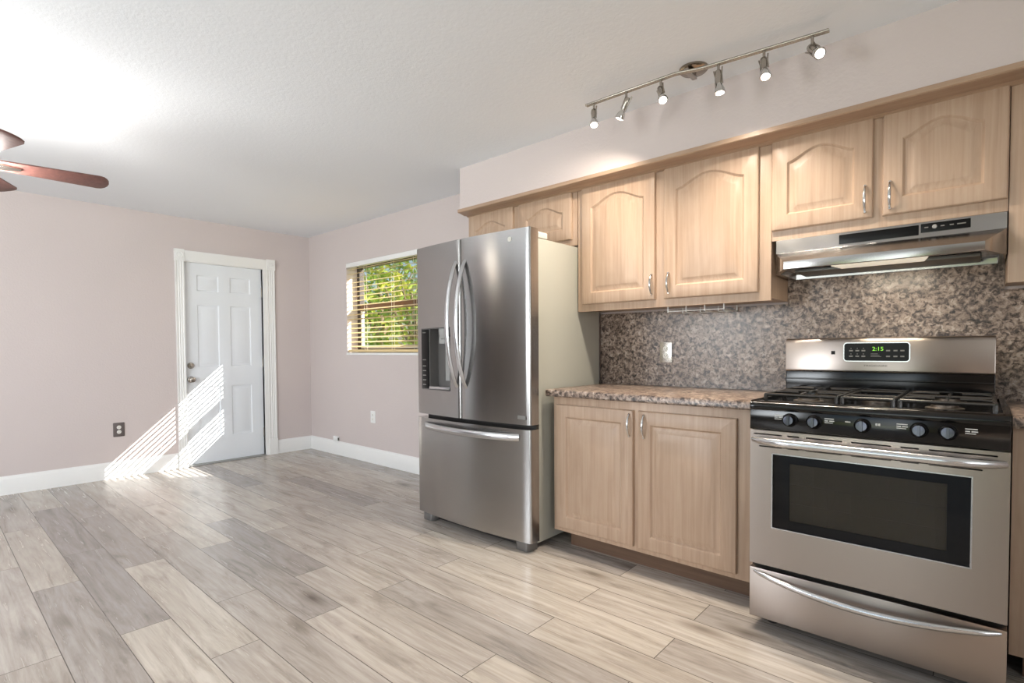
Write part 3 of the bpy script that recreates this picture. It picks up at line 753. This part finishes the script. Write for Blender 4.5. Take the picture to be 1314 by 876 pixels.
for x, d in heads:
    q = bar_at(x); d = Vector(d).normalized()
    b = nb(); tube(b, [q, q-Vector((0, 0, .048))], .0055, 10); part('stem', b, 'nickel', tk)
    j = q-Vector((0, 0, .052)); side = d.cross(Vector((.3, 1, .1))).normalized()
    b = nb(); lathe(b, [(.011, -.022), (.0145, -.018), (.0155, .0), (.0125, .026), (.0115, .038)], j, d, 20)
    hdp = part('spotlight_head', b, 'nickel', tk)
    for s_ in (1, -1):      # fins at the sides of the cup
        c0 = j+side*(s_*.0165)
        b = nb(); tube(b, [c0-d*.030+side*(s_*.005), c0+d*.0, c0+d*.040+side*(s_*.001)], .0032, 8); part('fin', b, 'nickel', hdp)
    b = nb(); lathe(b, [(.0115, .034), (.015, .044), (.0205, .058), (.0225, .070), (.0225, .076), (.0175, .0765)], j, d, 24); part('reflector', b, 'chrome', hdp)
    b = nb(); lathe(b, [(.0172, .0762), (.0172, .078), (.010, .080), (.002, .0805)], j, d, 24); part('bulb', b, 'bulb_glow', hdp, label='lit white bulb face')
    lamp('spotlight_beam', 'SPOT', j+d*.088, 40, (1, .88, .73), d, spot_size=math.radians(146), spot_blend=1.0, shadow_soft_size=.017)

# ------------------------------------------------------------------ ceiling fan
HUB = Vector((2.13, -2.87, 0)); FZ = 2.045
cf = thing('ceiling_fan', 'dark wood ceiling fan at the left edge', 'fan', (HUB.x, HUB.y, H))
b = nb(); lathe(b, [(.065, H), (.065, H-.02), (.045, H-.055), (.015, H-.06)], HUB, (0, 0, 1), 24); part('ceiling_cup', b, 'nickel', cf)
b = nb(); tube(b, [HUB+Vector((0, 0, FZ+.09)), HUB+Vector((0, 0, H-.05))], .012, 12); part('downrod', b, 'nickel', cf)
b = nb(); lathe(b, [(.03, FZ+.11), (.09, FZ+.09), (.115, FZ+.05), (.115, FZ+.01), (.08, FZ-.02), (.05, FZ-.03)], HUB, (0, 0, 1), 28); part('motor', b, 'nickel', cf)
for k in range(5):
    an = math.radians(86+72*k); rot = Matrix.Translation((HUB.x, HUB.y, FZ)) @ Matrix.Rotation(an, 4, 'Z') @ Matrix.Rotation(math.radians(-11), 4, 'X')
    b = nb(); L0, L1, w0, w1 = .155, .592, .052, .072; poly = [(L0, -w0), (L1-.045, -w1)]
    for i in range(1, 8):
        t = -PI/2+PI*i/8; poly.append((L1-.045+.045*math.cos(t), w1*math.sin(t)))
    poly += [(L1-.045, w1), (L0, w0)]
    prism(b, poly, 'z', -.004, .004); bmesh.ops.transform(b, matrix=rot, verts=b.verts[:]); bd = part('blade', b, 'fan_blade', cf, .0015)
    b = nb(); prism(b, [(.10, -.018), (.17, -.03), (.24, -.012), (.24, .012), (.17, .03), (.10, .018)], 'z', -.010, -.0042); bmesh.ops.transform(b, matrix=rot, verts=b.verts[:]); part('blade_arm', b, 'nickel', bd)
b = nb(); lathe(b, [(.02, FZ-.03), (.03, FZ-.17), (.10, FZ-.160), (.15, FZ-.125), (.155, FZ-.115), (.148, FZ-.115), (.09, FZ-.150), (.03, FZ-.155)], HUB, (0, 0, 1), 28); part('lamp_bowl', b, 'fan_lamp_glass', cf)
lamp('fan_light', 'AREA', (HUB.x, HUB.y, FZ-.10), 33, (1, .97, .93), (0, 0, 1), shape='DISK', size=.28)

# ------------------------------------------------------------------ outlets
def outlet(label, loc, n, plate, w_=.072, h=.116, face='ivory', screws=True):
    """duplex outlet on a wall; n = outward normal (x or -y)"""
    t = thing('wall_outlet', label, 'outlet', loc, 'duplex wall outlets')
    X = Vector(loc)
    def tr(b):
        rot = Matrix.Rotation(PI/2, 4, 'Z') if n == 'x' else Matrix.Identity(4)
        bmesh.ops.transform(b, matrix=Matrix.Translation(X) @ rot, verts=b.verts[:]); return b
    b = nb(); prism(b, rrect(-w_/2, w_/2, -h/2, h/2, .005, 3), 'y', -.006, -.0003); part('plate', tr(b), plate, t, .0015)
    for s in (1, -1):
        b = nb(); lathe(b, [(.0165, .005), (.0165, .0085), (.015, .009)], (0, 0, s*.0205), (0, -1, 0), 20); rc = part('receptacle', tr(b), face, t)
        b = nb(); box(b, -.0075, -.0055, -.0094, -.008, s*.0205-.003, s*.0205+.006); box(b, .0055, .0075, -.0094, -.008, s*.0205-.003, s*.0205+.006); box(b, -.002, .002, -.0094, -.008, s*.0205-.009, s*.0205-.005)
        part('slots', tr(b), 'slot_dark', rc)
    return t
plain('plate_dark', srgb(120, 112, 110), .35, .6)
outlet('grey duplex outlet on the entry wall left of the door', (0, -1.817, .430), 'x', 'plate_dark', .085, .125)
outlet('white duplex outlet on the wall below the window', (1.242, 0, .462), 'y', 'white_trim', .078, .120)
outlet('brushed metal duplex outlet on the granite-look backsplash', (4.343, -.015, 1.104), 'y', 'nickel', .076, .122)
jk = thing('phone_jack', 'small white cable jack above the baseboard near the room corner', 'jack', (.56, 0, .172))
part('jack_box', bx(.515, .60, -.026, -.0003, .150, .200), 'white_trim', jk, .004)
part('jack_socket', bx(.6005, .604, -.020, -.006, .158, .186), 'slot_dark', jk)

# ------------------------------------------------------------------ outside
struct('ground', bx(-40, 30, -30, 40, -.4, -.2), 'lawn')
def tree(label, x, y, zc, rx, rz, trunk_r, n_leaf, mat, seed, size=.10):
    rnd = random.Random(seed); t = thing('tree', label, 'tree', (x, y, -.2), 'trees outside the window')
    b = nb(); tube(b, [(x, y, -.2), (x+.05, y, zc*.5), (x-.06, y+.05, zc)], [trunk_r, trunk_r*.8, trunk_r*.4], 10)
    for k in range(5):
        an = k*1.3; tube(b, [(x, y, zc*.55), (x+rx*.35*math.cos(an), y+rx*.35*math.sin(an), zc*.9), (x+rx*.6*math.cos(an), y+rx*.6*math.sin(an), zc+rz*.4)], [trunk_r*.5, trunk_r*.3, trunk_r*.12], 8)
    part('trunk', b, 'bark', t)
    b = nb(); lumps = [Vector((rnd.gauss(0, .5), rnd.gauss(0, .5), rnd.gauss(0, .5))) for _ in range(16)]
    for _ in range(n_leaf):
        c = rnd.choice(lumps)+Vector((rnd.gauss(0, .24), rnd.gauss(0, .24), rnd.gauss(0, .24)))
        q = Vector((x+c.x*rx, y+c.y*rx, zc+c.z*rz)); d = Vector((rnd.gauss(0, 1), rnd.gauss(0, 1), rnd.gauss(0, 1))).normalized(); e = d.orthogonal().normalized(); s = size*rnd.uniform(.6, 1.3); nn = d.cross(e)*.12*s
        vs = [b.verts.new(v) for v in (q-d*s, q-d*s*.2+e*s*.42+nn, q+d*s, q-d*s*.2-e*s*.42+nn)]
        b.faces.new((vs[0], vs[1], vs[2])); b.faces.new((vs[0], vs[2], vs[3]))
    part('foliage', b, mat, t)
tree('yellow-green leafy tree close outside the window', -1.9, 3.0, 1.9, .95, 1.1, .10, 850, 'leaf', 3, .085)
tree('tall yellow-green tree farther out behind the nearest tree', -6.2, 5.2, 2.6, 1.5, 1.5, .15, 950, 'leaf', 5, .13)
tree('bluish green low tree farthest from the window', -4.4, 10.2, 1.3, 1.6, 1.0, .13, 1800, 'leaf_dark', 9, .13)
fc = thing('garden_fence', 'white board fence far outside behind the trees', 'fence', (-9, 14, -.2))
for k in range(40): part('board', bx(-22+k*.5, -22+k*.5+.46, 14.0, 14.03, -.2, 1.15), 'fence_white', fc)
for z in (.1, .8): part('rail', bx(-22, -2, 14.03, 14.07, z, z+.1), 'fence_white', fc)
